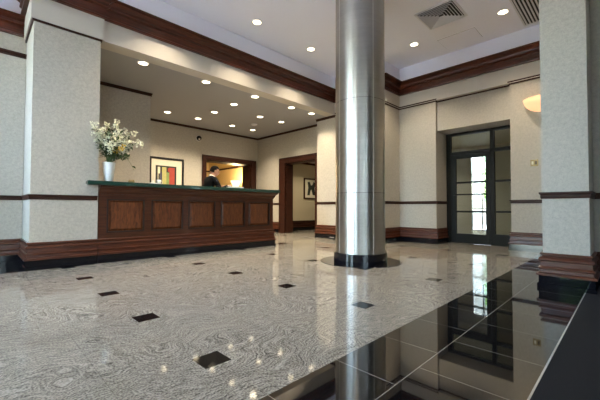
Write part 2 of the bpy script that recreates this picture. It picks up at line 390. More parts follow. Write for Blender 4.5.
trim(sweep([(.462, NK), (.462, 5.295), (1.278, 5.295), (1.278, 5.33), (6.55, 5.33), (6.55, 3.89), (7.25, 3.89), (7.25, PY1), (4.75, PY1)], CRN), 'wood', 'deep mahogany crown moulding')

# ------------------------------------------------------------------ pass-through window and doorway of the alcove
def casing_back():
    w = struct('window_%d' % (wn + 1), BX((4.845, 4.98, 9.045, 9.10, .95, 2.40), (6.66, 6.85, 9.045, 9.10, .95, 2.40), (4.98, 6.66, 9.045, 9.10, 2.27, 2.40), (4.80, 6.90, 9.02, 9.10, .88, .95)), 'wood_rail', 'wood framed opening to the lit office behind the desk')
    link('reveal', BX((4.98, 5.00, 9.10, 9.55, .95, 2.27), (6.64, 6.66, 9.10, 9.55, .95, 2.27), (5.00, 6.64, 9.10, 9.55, 2.25, 2.27), (5.0, 6.64, 9.10, 9.55, .95, .97)), 'wood_rail', w)
    link('moulding', BX((4.845, 4.87, 9.03, 9.045, .95, 2.40), (6.825, 6.85, 9.03, 9.045, .95, 2.40), (4.87, 6.825, 9.03, 9.045, 2.375, 2.40)), 'wood_rail', w)
casing_back()
d = struct('door_1', BX((6.905, 6.96, 7.64, 7.90, 0, 2.37), (6.905, 6.96, 6.09, 6.35, 0, 2.37), (6.905, 6.96, 6.35, 7.64, 2.2, 2.37)), 'wood_rail', 'wood cased doorway right of the desk')
link('jamb', BX((6.96, 7.25, 7.62, 7.64, 0, 2.2), (6.96, 7.25, 6.35, 6.37, 0, 2.2), (6.96, 7.25, 6.37, 7.62, 2.18, 2.2)), 'wood_rail', d)
link('moulding', BX((6.89, 6.905, 7.87, 7.90, 0, 2.37), (6.89, 6.905, 6.09, 6.12, 0, 2.37), (6.89, 6.905, 6.12, 7.87, 2.34, 2.37)), 'wood_rail', d)

# office behind the opening
struct('floor_office', BX((2.5, 7.5, 9.53, 13.2, -.1, 0)), 'carpet')
struct('ceiling_office', BX((2.5, 7.5, 9.53, 13.2, 2.75, 2.85)), 'office')
struct('wall_office', BX((7.3, 7.45, 9.53, 13.2, 0, 2.75), (2.5, 7.45, 13.05, 13.2, 0, 2.75), (2.45, 2.6, 9.53, 13.2, 0, 2.75)), 'office', 'yellow office wall seen through the opening')
trim(sweep([(2.6, 13.05), (7.3, 13.05), (7.3, 9.55)], [(0, 2.36), (.02, 2.36), (.035, 2.42), (0, 2.42)]), 'wood_rail', 'dark picture rail in the office')
# hall beyond the doorway
struct('floor_hall', BX((7.2, 11, 5.97, 8.45, -.1, 0)), 'granite')
struct('ceiling_hall', BX((7.22, 11, 5.97, 8.45, 2.46, 2.56)), 'ceiling')
struct('wall_hall', BX((7.25, 11, 8.28, 8.43, 0, 2.46), (10.9, 11, 5.97, 8.3, 0, 2.46), (7.22, 11, 5.85, 5.97, 0, 2.46)), 'hall', 'hall wall seen through the doorway')
hp = [(7.25, 8.28), (10.9, 8.28)]
trim(sweep(hp, [(0, 2.37), (.03, 2.37), (.045, 2.43), (0, 2.43)]), 'wood_rail', 'dark rail high on the hall wall')
struct('baseboard_hall', sweep(hp, BASE), 'wood_rail'); struct('baseboard_plinth_hall', sweep(hp, PLNT), 'plinth')

# ------------------------------------------------------------------ glazed door on the right wall
dx0, dx1 = 7.86, 7.94
dd = struct('door_2', BX((dx0, dx1, 2.93, 3.03, 0, 2.53), (dx0, dx1, 2.03, 2.11, 0, 2.53), (dx0, dx1, 1.6, 1.68, 0, 2.53),
    (dx0, dx1, 1.68, 2.93, 2.47, 2.53), (dx0, dx1, 1.68, 2.93, 2.02, 2.09),
    (dx0, dx1, 1.68, 2.03, 1.36, 1.40), (dx0, dx1, 1.68, 2.03, .70, .74), (dx0, dx1, 1.68, 2.03, 0, .24)), 'bronze', 'dark bronze glazed door with transom and sidelight')
lf = link('door_leaf', BX((dx0, dx1 - .02, 2.82, 2.925, .005, 2.015), (dx0, dx1 - .02, 2.115, 2.20, .005, 2.015), (dx0, dx1 - .02, 2.20, 2.82, 1.93, 2.015), (dx0, dx1 - .02, 2.20, 2.82, .005, .22),
    (dx0 + .01, dx1 - .03, 2.20, 2.82, 1.36, 1.40), (dx0 + .01, dx1 - .03, 2.20, 2.82, .70, .74)), 'bronze', dd)
link('push_bar', BX((dx0 - .06, dx0 - .03, 2.17, 2.86, 1.09, 1.12), (dx0 - .06, dx0 + .01, 2.16, 2.19, 1.09, 1.12), (dx0 - .06, dx0 + .01, 2.84, 2.87, 1.09, 1.12)), 'bronze', lf)
link('leaf_pane', BX((dx0 + .03, dx0 + .036, 2.20, 2.82, .22, 1.93)), 'door_glass', lf)
link('transom_pane', BX((dx0 + .03, dx0 + .036, 2.11, 2.93, 2.09, 2.47), (dx0 + .03, dx0 + .036, 1.68, 2.03, 2.09, 2.47)), 'door_glass', dd)
link('sidelight_pane', BX((dx0 + .03, dx0 + .036, 1.68, 2.03, .24, 2.02)), 'door_glass', dd)
# vestibule behind the glass door, with an outer window
struct('floor_vestibule', BX((8.05, 10.7, .6, 4.6, -.1, 0)), 'granite')
struct('ceiling_vestibule', BX((8.0, 10.7, .6, 4.6, 2.62, 2.72)), 'hall')
struct('wall_vestibule', BX((10.5, 10.65, .6, 2.80, 0, 2.62), (10.5, 10.65, 3.34, 4.6, 0, 2.62), (10.5, 10.65, 2.80, 3.34, 2.36, 2.62), (10.5, 10.65, 2.80, 3.34, 0, .12),
    (8.0, 10.6, 4.5, 4.6, 0, 2.62), (8.1, 10.6, .5, .6, 0, 2.62), (7.98, 8.05, 3.03, 4.6, 0, 2.62)), 'frieze', 'tan vestibule wall behind the glass door')
w = struct('window_%d' % (wn + 2), BX((10.53, 10.6, 2.80, 2.83, .12, 2.36), (10.53, 10.6, 3.31, 3.34, .12, 2.36), (10.53, 10.6, 2.83, 3.31, 2.32, 2.36), (10.53, 10.6, 2.83, 3.31, .12, .17), (10.54, 10.59, 3.03, 3.06, .17, 2.32), (10.54, 10.59, 2.83, 3.31, .78, .81), (10.54, 10.59, 2.83, 3.31, 1.72, 1.75)), 'white_metal', 'bright window seen through the glass door')
link('window_pane', BX((10.56, 10.565, 2.83, 3.31, .17, 2.32)), 'glass', w)

# ------------------------------------------------------------------ outdoors (seen in reflections and through the glass)
struct('ground', BX((-40, 40, -40, 40, -.3, -.12)), 'pavement', 'paved ground outside')
def tree(x, y, h, r, label, seed):
    rnd = random.Random(seed)
    t = thing('tree', label, 'tree', (x, y, -.12), 0, 'trees outside the windows')
    b = bmesh.new(); tube(b, [(0, 0, 0), (.05, .02, h * .3), (0, .05, h * .6), (.03, 0, h * .85)], .14, 8, .05)
    for k in range(7):
        a = k * 2.4; tube(b, [(0, .02, h * (.3 + .06 * k)), (r * .4 * math.cos(a), r * .4 * math.sin(a), h * (.45 + .06 * k)), (r * .75 * math.cos(a), r * .75 * math.sin(a), h * (.52 + .06 * k))], .05, 6, .015)
    link('trunk', b, 'bark', t)
    b = bmesh.new()
    for k in range(2600):
        v = Vector((rnd.gauss(0, 1), rnd.gauss(0, 1), rnd.gauss(0, 1))).normalized() * (rnd.random() ** .4)
        c = Vector((v.x * r, v.y * r, h * .58 + v.z * h * .42)); s = rnd.uniform(.07, .15)
        n = Vector((rnd.gauss(0, 1), rnd.gauss(0, 1), rnd.gauss(0, 1))).normalized(); u = n.orthogonal().normalized(); w_ = n.cross(u)
        b.faces.new([b.verts.new(c + u * s * p + w_ * s * .6 * q) for p, q in ((-1, 0), (0, -.8), (1, 0), (0, .8))])
    link('crown', b, 'tree_leaf', t)
tree(-7.6, 1.4, 4.2, 1.3, 'leafy green tree outside the left windows, opposite the desk strip', 1)
tree(-7.4, 5.6, 3.2, .95, 'leafy green tree outside the left windows near the nook', 2)
tree(-8.2, -2.6, 5.6, 2.0, 'leafy green tree outside the left windows, nearest the rear corner', 3)
tree(13.6, 3.42, 3.4, .48, 'leafy green tree seen through the glass door', 4)
tag(link('building', BX((21, 24, -8, 16, -.12, 9), (20.9, 21, 4.2, 4.6, -.12, 8), (20.9, 21, 6.0, 6.4, -.12, 8), (20.8, 21, -8, 16, 3.0, 3.3)), 'facade'), 'pale building across the street beyond the glass door', 'building')

# ------------------------------------------------------------------ round steel column
cx, cy, R = 4.106, 2.854, .364
col = thing('round_column', 'tall round column clad in brushed steel on a black disc in the middle of the lobby', 'column', (cx, cy, 0))
link('base_plate', lathe([(0, .0015), (.594, .0015), (.594, .004), (.590, .006), (0, .006)], 72, False), 'plinth', col)
link('base_collar', lathe([(0, .006), (.392, .006), (.392, .136), (.388, .142), (0, .142)], 72, False), 'plinth', col, smooth=False)
for z0, z1 in ((.142, 1.008), (1.012, 2.35), (2.354, Z_C)):
    link('steel_panel', lathe([(R, z0), (R, z1)], 96, False), 'steel', col, smooth=True)
link('joint', lathe([(R - .004, .15), (R - .004, Z_C)], 64, True), 'slot', col, smooth=True)
for a in (PI + .62 + .52, PI + .62 - .95, .5, 1.9):
    b = bmesh.new(); box(b, R - .01, R + .002, -.004, .004, .142, Z_C); bmesh.ops.rotate(b, verts=b.verts, cent=(0, 0, 0), matrix=Matrix.Rotation(a, 3, 'Z')); link('seam_strip', b, 'edge_metal', col)

# ------------------------------------------------------------------ reception desk
dk = thing('reception_desk', 'long mahogany panelled reception desk with dark green stone counter', 'desk', (1.25, 5.33, 0))
DX, DY = 1.25, 5.33
def dl(bm): bmesh.ops.translate(bm, verts=bm.verts, vec=(-DX, -DY, 0)); return bm
XR = 4.49
PX = [(1.36, 1.885), (1.988, 2.513), (2.604, 3.122), (3.236, 3.776), (3.862, 4.40)]
PZ0, PZ1 = .425, .915
b = bmesh.new()
xs = [1.252] + [v for p in PX for v in p] + [XR]
for x0, x1 in zip(xs[::2], xs[1::2]): box(b, x0, x1, 5.335, 5.365, .345, 1.0)      # stiles
for x0, x1 in PX: box(b, x0, x1, 5.335, 5.365, .345, PZ0); box(b, x0, x1, 5.335, 5.365, PZ1, 1.0)
box(b, 1.252, XR, 5.365, 5.72, 0.0, 1.10)
link('carcass', dl(b), 'desk', dk)
for x0, x1 in PX:
    b = bmesh.new()   # raised field panel
    x0, x1 = x0 + .001, x1 - .001
    for (a, c, y0), (a2, c2, y1) in (((0, 0, 5.362), (.045, .045, 5.350)),):
        pts = [[(x0 + i, y, PZ0 + i), (x1 - i, y, PZ0 + i), (x1 - i, y, PZ1 - i), (x0 + i, y, PZ1 - i)] for i, y in ((0.002, 5.364), (.030, 5.360), (.055, 5.345))]
        rings = [[b.verts.new(p) for p in r] for r in pts]
        for A, B in zip(rings, rings[1:]):
            for k in range(4): b.faces.new((A[k], A[(k + 1) % 4], B[(k + 1) % 4], B[k]))
        b.faces.new(rings[-1])
    rpn = link('raised_panel', dl(b), 'panel', dk)
    b = bmesh.new(); e = .018
    for q in ((x0, x1, PZ0, PZ0 + e), (x0, x1, PZ1 - e, PZ1), (x0, x0 + e, PZ0 + e, PZ1 - e), (x1 - e, x1, PZ0 + e, PZ1 - e)): box(b, q[0], q[1], 5.328, 5.364, q[2], q[3])
    link('panel_bead', dl(b), 'groove', rpn)
dpath = [(1.255, 5.335), (XR, 5.335), (XR, 5.72)]
link('base_moulding', dl(sweep([(1.252, 5.33), (XR, 5.33), (XR, 5.72)], BASE)), 'wood_base', dk)
link('plinth', dl(sweep([(1.252, 5.33), (XR, 5.33), (XR, 5.72)], PLNT)), 'plinth', dk)
link('cornice', dl(sweep(dpath, [(0, .985), (.012, .985), (.016, 1.005), (.030, 1.015), (.036, 1.045), (.062, 1.075), (.080, 1.082), (.080, 1.104), (0, 1.104)])), 'desk', dk)
b = poly(bmesh.new(), [(1.09, 5.20), (4.575, 5.20), (4.575, 5.78), (1.252, 5.78), (1.252, 5.322), (1.09, 5.322)], 1.105, 1.165)
bmesh.ops.bevel(b, geom=[e for e in b.edges if abs(e.verts[0].co.z - e.verts[1].co.z) < 1e-4], offset=.012, segments=3, affect='EDGES')
link('countertop', dl(b), 'green_stone', dk)
link('work_surface', dl(BX((1.3, XR, 5.72, 6.15, .72, .76), (1.3, 1.34, 5.73, 6.1, 0, .72), (4.44, 4.48, 5.73, 6.1, 0, .72), bev=.004)), 'desk', dk)

# ------------------------------------------------------------------ vase and flowers on the counter
VX, VY, VZ = 1.395, 5.40, 1.1652
v = thing('vase', 'tall tapered white ceramic vase at the left end of the green counter', 'vase', (VX, VY, VZ))
b = lathe([(0, .0), (.052, 0), (.055, .004), (.066, .10), (.084, .265), (.088, .283), (.085, .285), (.080, .280), (.061, .10), (.050, .02), (0, .02)], 40, False)
link('vase_body', b, 'white', v, smooth=True)
link('water', lathe([(0, .16), (.055, .16), (.055, .162), (0, .162)], 24, False), 'leaf', v)
def petals(bm, c, r, n, rnd, mi=0):
    for k in range(n):
        d = Vector((rnd.gauss(0, 1), rnd.gauss(0, 1), rnd.gauss(.3, 1))).normalized(); u = d.orthogonal().normalized(); w_ = d.cross(u)
        p = Vector(c) + d * r * .35
        a, l, q = bm.verts.new(p), bm.verts.new(p + d * r * .6 + u * r * .45 + w_ * r * .1), bm.verts.new(p + d * r * 1.15)
        s = bm.verts.new(p + d * r * .6 - u * r * .45 + w_ * r * .1)
        f = bm.faces.new((a, l, q, s)); f.material_index = mi
def leaf(bm, p, d, ln, wd, droop=.3):
    p = Vector(p); d = Vector(d).normalized(); s = d.cross(Vector((0, 0, 1)))
    s = s.normalized() if s.length > .1 else Vector((1, 0, 0))
    mid = [p + d * ln * t - Vector((0, 0, droop * ln * t * t)) for t in (0, .35, .7, 1)]
    ws = (0.1, 1, .75, 0.02)
    A = [bm.verts.new(m + s * wd * w_ + Vector((0, 0, .15 * wd * w_))) for m, w_ in zip(mid, ws)]
    C = [bm.verts.new(m) for m in mid]
    B = [bm.verts.new(m - s * wd * w_ + Vector((0, 0, .15 * wd * w_))) for m, w_ in zip(mid, ws)]
    for i in range(3):
        bm.faces.new((A[i], A[i + 1], C[i + 1], C[i])); bm.faces.new((C[i], C[i + 1], B[i + 1], B[i]))
GR = 'flower stems in the white vase'
def spray(tip, bend, label, kind, seed, name):
    """one cut stem standing in the vase; tip relative to the vase foot"""
    rnd = random.Random(seed)
    t = thing(name, label, 'flower', (VX, VY, VZ), 0, GR)
    base = Vector((rnd.uniform(-.02, .02), rnd.uniform(-.02, .02), .03)); rim = Vector((tip[0] * .12, tip[1] * .12, .29)); rim.x = max(-.055, min(.055, rim.x)); rim.y = max(-.055, min(.055, rim.y))
    tip = Vector(tip)
    if tip.x < -.06: tip.y = min(tip.y, -.15)     # keep clear of the pillar
    c1 = rim + Vector((tip.x * .28, tip.y * .28, (tip.z - .29) * .6 + bend))
    pts = [base, rim]
    for i in range(1, 9):
        s = i / 8; pts.append(rim * (1 - s) ** 2 + c1 * 2 * s * (1 - s) + tip * s * s)
    b = bmesh.new(); tube(b, pts, .0032, 5, .0014); st = link('stem', b, 'stem', t)
    at = lambda s: pts[2 + min(6, int(s * 7))].lerp(pts[3 + min(6, int(s * 7))], s * 7 - int(s * 7) if s < 1 else 1)
    bl = bmesh.new(); bf = bmesh.new()
    if kind in ('white', 'yellow'):
        for k in range(18 if kind == 'white' else 12):
            s = rnd.uniform(.42, 1.0); p = at(s) + Vector((rnd.gauss(0, 1), rnd.gauss(0, 1), rnd.gauss(0, 1))) * (.030 * (1.25 - .6 * s))
            petals(bl, p, rnd.uniform(.017, .032), 7, rnd)
        link('blossoms', bl, 'petal' if kind == 'white' else 'petal_y', st)
    nl = 16 if kind == 'leaf' else 12
    for k in range(nl):
        s = rnd.uniform(.08, .9 if kind != 'leaf' else 1)
        d = Vector((rnd.gauss(0, 1), rnd.gauss(0, 1), rnd.uniform(-.2, .8)))
        leaf(bf, at(s), d, rnd.uniform(.06, .12), rnd.uniform(.012, .022), rnd.uniform(.1, .6))
    link('leaves', bf, 'leaf', st)
    return t
# directions in the picture: right = (+.7,-.7) of the floor, away = (+.7,+.7)
def rt(r, a, z): return (r * .72 + a * .7, -r * .70 + a * .7, z)
specials = [
 (rt(.10, .02, .93), .06, 'white blossom spray standing highest at the top of the bouquet', 'white'),
 ((-.255, -.16, .80), .05, 'white blossom spray pointing to the upper left tip of the bouquet', 'white'),
 (rt(.46, .0, .55), .20, 'white blossom spray reaching farthest right in the bouquet', 'white'),
 (rt(.34, .06, .74), .10, 'white blossom spray at the upper right of the bouquet', 'white'),
 (rt(.40, -.06, .16), .42, 'trailing leafy stem hanging lowest at the right of the vase', 'leaf'),
 ((-.215, -.16, .60), .10, 'white blossom spray spreading left of the vase rim', 'white'),
 (rt(.30, -.10, .40), .26, 'white blossom spray drooping to the right beside the yellow flower', 'white'),
 (rt(.26, -.16, .46), .14, 'single yellow flower at the right of the bouquet', 'yellow'),
 (rt(-.02, -.02, .86), .06, 'white blossom spray left of the topmost one', 'white'),
]
for i, (tp, bd, lb, kd) in enumerate(specials): spray(tp, bd, lb, kd, 100 + i, 'leafy_stem' if kd == 'leaf' else 'yellow_flower' if kd == 'yellow' else 'blossom_spray')
for i in range(15):
    a = i * 2.4; rr = .10 + .20 * ((i * 7) % 10) / 10
    spray((rr * math.cos(a) + .09, rr * math.sin(a) - .09, .50 + .30 * ((i * 3) % 7) / 7), .07, 'short white blossom spray packed in the middle of the bouquet', 'white', 200 + i, 'blossom_spray')
for i in range(12):
    a = i * 2.4 + 1; rr = .12 + .08 * (i % 3)
    spray((rr * math.cos(a) + .03, rr * math.sin(a) - .03, .40 + .08 * (i % 5)), .06, 'short green leafy stem low in the bouquet above the vase rim', 'leaf', 300 + i, 'leafy_stem')

# ------------------------------------------------------------------ small things on the counter
CT = 1.1652
t = thing('card_holder', 'small dark card holder on the green counter right of the vase', 'card holder', (1.73, 5.47, CT), -.3)
b = BX((-.045, .045, -.025, .025, 0, .012), bev=.002); link('holder_base', b, 'black', t)
b = bmesh.new(); box(b, -.04, .04, -.002, .002, .010, .062); bmesh.ops.rotate(b, verts=b.verts, cent=(0, 0, .01), matrix=Matrix.Rotation(-.35, 3, 'X')); link('card_stack', b, 'brass', t)
b = bmesh.new(); poly(b, [(-.045, 0), (0.02, -.02), (.045, .012), (-.02, .02)], .012, .034); link('holder_back', b, 'brass', t)
mug = thing('cup', 'white cup standing on the counter below the abstract picture', 'cup', (2.165, 5.50, CT))
link('cup_body', lathe([(0, 0), (.026, 0), (.030, .004), (.037, .085), (.034, .085), (.027, .01), (0, .01)], 28, False), 'white', mug, smooth=True)
b = bmesh.new(); tube(b, [(.033, 0, .065), (.055, 0, .062), (.058, 0, .04), (.050, 0, .022), (.030, 0, .020)], .005, 8); link('handle', b, 'white', mug, smooth=True)
t = thing('tissue_box', 'low white tissue box left of the white cup on the counter', 'box', (2.06, 5.49, CT), .1)
link('carton', BX((-.055, .055, -.045, .045, 0, .030), bev=.004), 'white', t)
b = bmesh.new(); pts = [(-.03, 0), (-.01, -.014), (.012, -.01), (.03, .004), (.01, .014), (-.012, .012)]
lo = [b.verts.new((x, y, .030)) for x, y in pts]; hi = [b.verts.new((x * .55 + .008, y * 1.6, .055 + .012 * ((i * 2) % 3))) for i, (x, y) in enumerate(pts)]
for i in range(6): b.faces.new((lo[i], lo[(i + 1) % 6], hi[(i + 1) % 6], hi[i]))
link('tissue', b, 'sheet', t)
t = thing('telephone', 'black desk telephone on the counter in front of the clerk', 'telephone', (3.36, 5.56, CT), .2)
b = bmesh.new(); box(b, -.09, .09, -.08, .08, 0, .018, bev=.004); link('phone_base', b, 'black', t)
b = bmesh.new(); tube(b, [(-.07, -.05, .024), (-.07, -.03, .034), (-.07, .03, .034), (-.07, .05, .024)], .013, 8); link('handset', b, 'black', t, smooth=True)
link('keypad', BX(*[(.0 + .025 * i, .018 + .025 * i, -.05 + .028 * j, -.03 + .028 * j, .018, .021) for i in range(3) for j in range(4)]), 'mat', t)
t = tag(link('paper_stack', BX(*[(-.14 + .004 * (k % 3), .14 + .003 * (k % 2), -.10, .10 - .003 * (k % 2), .006 * k, .006 * k + .0055) for k in range(7)]), 'sheet', loc=(3.66, 5.52, CT)), 'low stack of white papers on the counter right of the clerk', 'papers')

# ------------------------------------------------------------------ pictures on the walls
p = thing('framed_picture', 'black framed abstract picture in green and red on the back wall left of the opening', 'picture', (3.7825, 9.08, 1.25))
hw, hh, fw = .4825, .93, .055
link('frame', BX((-hw, hw, -.035, -.002, hh - fw, hh), (-hw, hw, -.035, -.002, 0, fw), (-hw, -hw + fw, -.035, -.002, fw, hh - fw), (hw - fw, hw, -.035, -.002, fw, hh - fw)), 'black', p)
link('mat_board', BX((-hw + fw, hw - fw, -.018, -.004, fw, hh - fw)), 'mat', p)
b = bmesh.new(); y0, y1 = -.022, -.018
for q in ((-.31, .265, .13, .70, 3), (-.255, -.19, .18, .66, 0), (-.19, -.14, .24, .52, 4), (-.14, -.02, .16, .66, 1), (-.02, .06, .16, .52, 2), (.06, .21, .18, .66, 5), (.02, .06, .54, .64, 5), (-.235, -.20, .24, .48, 3)):
    yy = y0 - .0004 * len(b.faces); box(b, q[0], q[1], yy, y1, q[2], q[3], q[4])
link('artwork', b, ['art_cream', 'art_olive', 'art_green', 'art_dark', 'art_navy', 'art_red'], p)
p = thing('framed_picture', 'dark framed picture of a black motif on the hall wall beyond the doorway', 'picture', (8.80, 8.28, 1.12))
hw, hh, fw = .40, .76, .05
link('frame', BX((-hw, hw, -.035, -.002, hh - fw, hh), (-hw, hw, -.035, -.002, 0, fw), (-hw, -hw + fw, -.035, -.002, fw, hh - fw), (hw - fw, hw, -.035, -.002, fw, hh - fw)), 'wood_rail', p)
link('mat_board', BX((-hw + fw, hw - fw, -.018, -.004, fw, hh - fw)), 'mat', p)
b = bmesh.new(); sh = [(-.22, .14), (-.10, .14), (-.06, .30), (.0, .36), (.06, .16), (.20, .13), (.16, .40), (.21, .60), (.10, .64), (.05, .52), (-.03, .50), (-.10, .64), (-.21, .62), (-.17, .42)]
lo = [b.verts.new((x, -.018, z)) for x, z in sh]; hi = [b.verts.new((x, -.021, z)) for x, z in sh]
b.faces.new(hi)
for i in range(len(sh)): j = (i + 1) % len(sh); b.faces.new((lo[i], lo[j], hi[j], hi[i]))
link('artwork', b, 'art_dark', p)

# ------------------------------------------------------------------ dome camera on the back wall
c = thing('security_camera', 'small black and silver dome camera high on the back wall above the opening', 'security camera', (4.72, 9.08, 2.87))
b = lathe([(0, 0), (.085, 0), (.085, .02), (.07, .03), (0, .03)], 32, False); bmesh.ops.rotate(b, verts=b.verts, cent=(0, 0, 0), matrix=Matrix.Rotation(PI / 2, 3, 'X')); link('mount', b, 'white_metal', c)
b = lathe([(.075, .03), (.072, .06), (.058, .09), (.03, .108), (0, .112)], 32, False); bmesh.ops.rotate(b, verts=b.verts, cent=(0, 0, 0), matrix=Matrix.Rotation(PI / 2, 3, 'X')); link('dome', b, 'plinth', c, smooth=True)
b = lathe([(0, .0), (.022, .0), (.026, .03), (0, .03)], 20, False); bmesh.ops.rotate(b, verts=b.verts, cent=(0, 0, 0), matrix=Matrix.Rotation(PI / 2 + .5, 3, 'X')); bmesh.ops.translate(b, verts=b.verts, vec=(-.02, -.090, -.03)); link('lens', b, 'edge_metal', c)

# ------------------------------------------------------------------ sconce and switch plate on the right wall
s = thing('wall_sconce', 'glowing alabaster half bowl sconce on the right wall behind the foreground pier', 'wall lamp', (7.28, 1.07, 2.79))
b = bmesh.new(); nu, nv = 24, 10; g = []
for j in range(nv + 1):
    ph = j / nv * PI / 2; rr = math.cos(ph); zz = -math.sin(ph) * .24; row = []
    for i in range(nu + 1):
        th = -PI / 2 + PI * i / nu
        row.append(b.verts.new((-.26 * math.cos(th) * rr - .001, .31 * math.sin(th) * rr, zz)))
    g.append(row)
for j in range(nv):
    for i in range(nu): b.faces.new((g[j][i], g[j][i + 1], g[j + 1][i + 1], g[j + 1][i]))
bmesh.ops.remove_doubles(b, verts=b.verts, dist=1e-4)
o = link('bowl', b, 'sconce', s, smooth=True)
b = bmesh.new(); tube(b, [(-.262 * math.cos(-PI / 2 + PI * i / 24) - .001, .312 * math.sin(-PI / 2 + PI * i / 24), 0) for i in range(25)], .007, 8); link('rim', b, 'sconce', s)
link('bracket', BX((-.05, -.001, -.08, .08, -.15, -.02)), 'brass', s)
s = thing('switch_plate', 'small brass double switch plate on the right wall under the sconce', 'switch', (7.28, 1.225, 1.63))
link('plate', BX((-.008, -.0005, -.06, .06, -.06, .06), bev=.002), 'brass', s)
for y in (-.026, .026): link('switch_toggle', BX((-.018, -.008, y - .014, y + .014, -.03, .03)), 'mat' if y > 0 else 'wood_rail', s)

# ------------------------------------------------------------------ ceiling fittings
vt = thing('ceiling_vent', 'square white stepped air diffuser in the main ceiling', 'vent', (5.70, 2.27, Z_C))
b = bmesh.new()
for k in range(7):
    a = .292 - k * .045
    if a < .04: break
    o_, i_ = a, a - .028
    z0, z1 = -.004, -.036
    vs = [[b.verts.new((sx * r_, sy * r_, z)) for sx, sy in ((-1, -1), (1, -1), (1, 1), (-1, 1))] for r_, z in ((o_, z1), (i_, z0), (i_ + .003, z0 + .002), (o_ + .003, z1 + .002))]
    for A, B in zip(vs, vs[1:] + vs[:1]):
        for q in range(4): b.faces.new((A[q], A[(q + 1) % 4], B[(q + 1) % 4], B[q]))
link('louvre', b, 'white_metal', vt)
link('backing', BX((-.29, .29, -.29, .29, -.003, -.0005)), 'slot', vt)
b = bmesh.new()
for q in ((-.33, .33, -.33, -.295), (-.33, .33, .295, .33), (-.33, -.295, -.295, .295), (.295, .33, -.295, .295)): box(b, *q, -.012, -.0005)
link('frame', b, 'white_metal', vt)
vt = thing('ceiling_vent', 'long white slotted air grille in the main ceiling near the foreground pier', 'vent', (6.35, 1.12, Z_C))
b = bmesh.new()
for q in ((-.78, .78, -.20, -.175), (-.78, .78, .175, .20), (-.78, -.75, -.175, .175), (.75, .78, -.175, .175)): box(b, *q, -.014, -.0005)
link('frame', b, 'white_metal', vt)
link('backing', BX((-.75, .75, -.175, .175, -.004, -.0005)), 'slot', vt)
for k in range(7): y = -.15 + k * .05; link('slat', BX((-.75, .75, y - .011, y + .011, -.016, -.004)), 'white_metal', vt)
ap = thing('access_panel', 'flat white access panel in the main ceiling beside the square diffuser', 'panel', (6.77, 2.33, Z_C))
link('panel_sheet', BX((-.235, .235, -.34, .34, -.006, -.0002)), 'ceiling', ap)
link('panel_joint', BX((-.239, .239, -.344, .344, -.0035, -.0004)), 'groove_grey', ap)
t = tag(link('smoke_detector', lathe([(0, 0), (.09, 0), (.09, -.012), (.06, -.03), (.025, -.034), (0, -.034)], 32, False), 'white_metal', loc=(5.68, 7.6, Z_A - .0005)), 'flat round white detector on the alcove ceiling between the downlights', 'smoke detector')

# ------------------------------------------------------------------ recessed downlights (each with its lamp)
def spot(energy, size, col):
    l = bpy.data.lights.new('downlight_lamp', 'SPOT'); l.energy = energy; l.spot_size = size; l.spot_blend = .7; l.color = col; l.shadow_soft_size = .06
    return l
WARM = (1, .84, .62); WARM2 = (1, .83, .59)
lamp_main = spot(85, 1.75, WARM); lamp_alc = spot(62, 2.2, WARM2); lamp_wall = spot(84, 2.0, WARM2)
dl0 = thing('downlight', 'x', 'downlight', (0, 0, 0), 0, 'recessed ceiling downlights')
link('trim_ring', lathe([(.070, -.002), (.072, -.010), (.090, -.007), (.094, 0), (.070, 0), (.070, -.002)], 32, False), 'white_metal', dl0)
link('lens', lathe([(0, -.004), (.070, -.004), (.070, -.001), (0, -.001)], 32, False), 'lamp', dl0)
spots = [
 (1.951, 5.68, Z_A, lamp_alc, 'downlight in the alcove ceiling nearest the left pillar'),
 (3.099, 5.68, Z_A, lamp_alc, 'downlight in the alcove ceiling, second from the left pillar along the beam'),
 (4.26, 5.68, Z_A, lamp_alc, 'downlight in the alcove ceiling, third from the left pillar along the beam'),
 (5.345, 5.68, Z_A, lamp_alc, 'downlight in the alcove ceiling, fourth from the left pillar along the beam'),
 (6.046, 5.68, Z_A, lamp_alc, 'downlight in the alcove ceiling by the beam, nearest the back pier'),
 (4.236, 6.45, Z_A, lamp_alc, 'downlight in the middle of the alcove ceiling, second row from the beam'),
 (5.303, 6.84, Z_A, lamp_alc, 'downlight in the alcove ceiling left of the one facing the doorway'),
 (6.049, 6.84, Z_A, lamp_alc, 'downlight in the alcove ceiling facing the cased doorway'),
 (4.238, 7.33, Z_A, lamp_alc, 'downlight in the alcove ceiling, third row from the beam'),
 (3.404, 8.17, Z_A, lamp_wall, 'downlight in the alcove ceiling over the abstract picture'),
 (4.236, 8.17, Z_A, lamp_wall, 'downlight in the alcove ceiling in front of the security camera'),
 (5.31, 8.17, Z_A, lamp_wall, 'downlight in the alcove ceiling over the left of the office opening'),
 (6.054, 8.17, Z_A, lamp_wall, 'downlight in the alcove ceiling in the far right corner'),
 (3.57, 4.712, Z_C, lamp_main, 'downlight in the main ceiling farther left of the steel column'),
 (4.995, 4.712, Z_C, lamp_main, 'downlight in the main ceiling just left of the steel column'),
 (6.34, 3.07, Z_C, lamp_main, 'downlight in the main ceiling just right of the steel column'),
 (6.36, 1.482, Z_C, lamp_main, 'downlight in the main ceiling between diffuser and slotted grille'),
 (2.14, 4.712, Z_C, lamp_main, 'downlight in the main ceiling out of view in front of the left pillar'),
 (.5, 3.2, Z_C, lamp_main, 'downlight in the main ceiling overhead left'),
 (2.2, 2.4, Z_C, lamp_main, 'downlight in the main ceiling overhead middle'),
]
for i, (x, y, z, lamp, lb) in enumerate(spots):
    o = dl0 if i == 0 else dup(dl0, (x, y, z))
    o.location = (x, y, z); o['label'] = 'round lit ' + lb if len(lb.split()) < 15 else lb
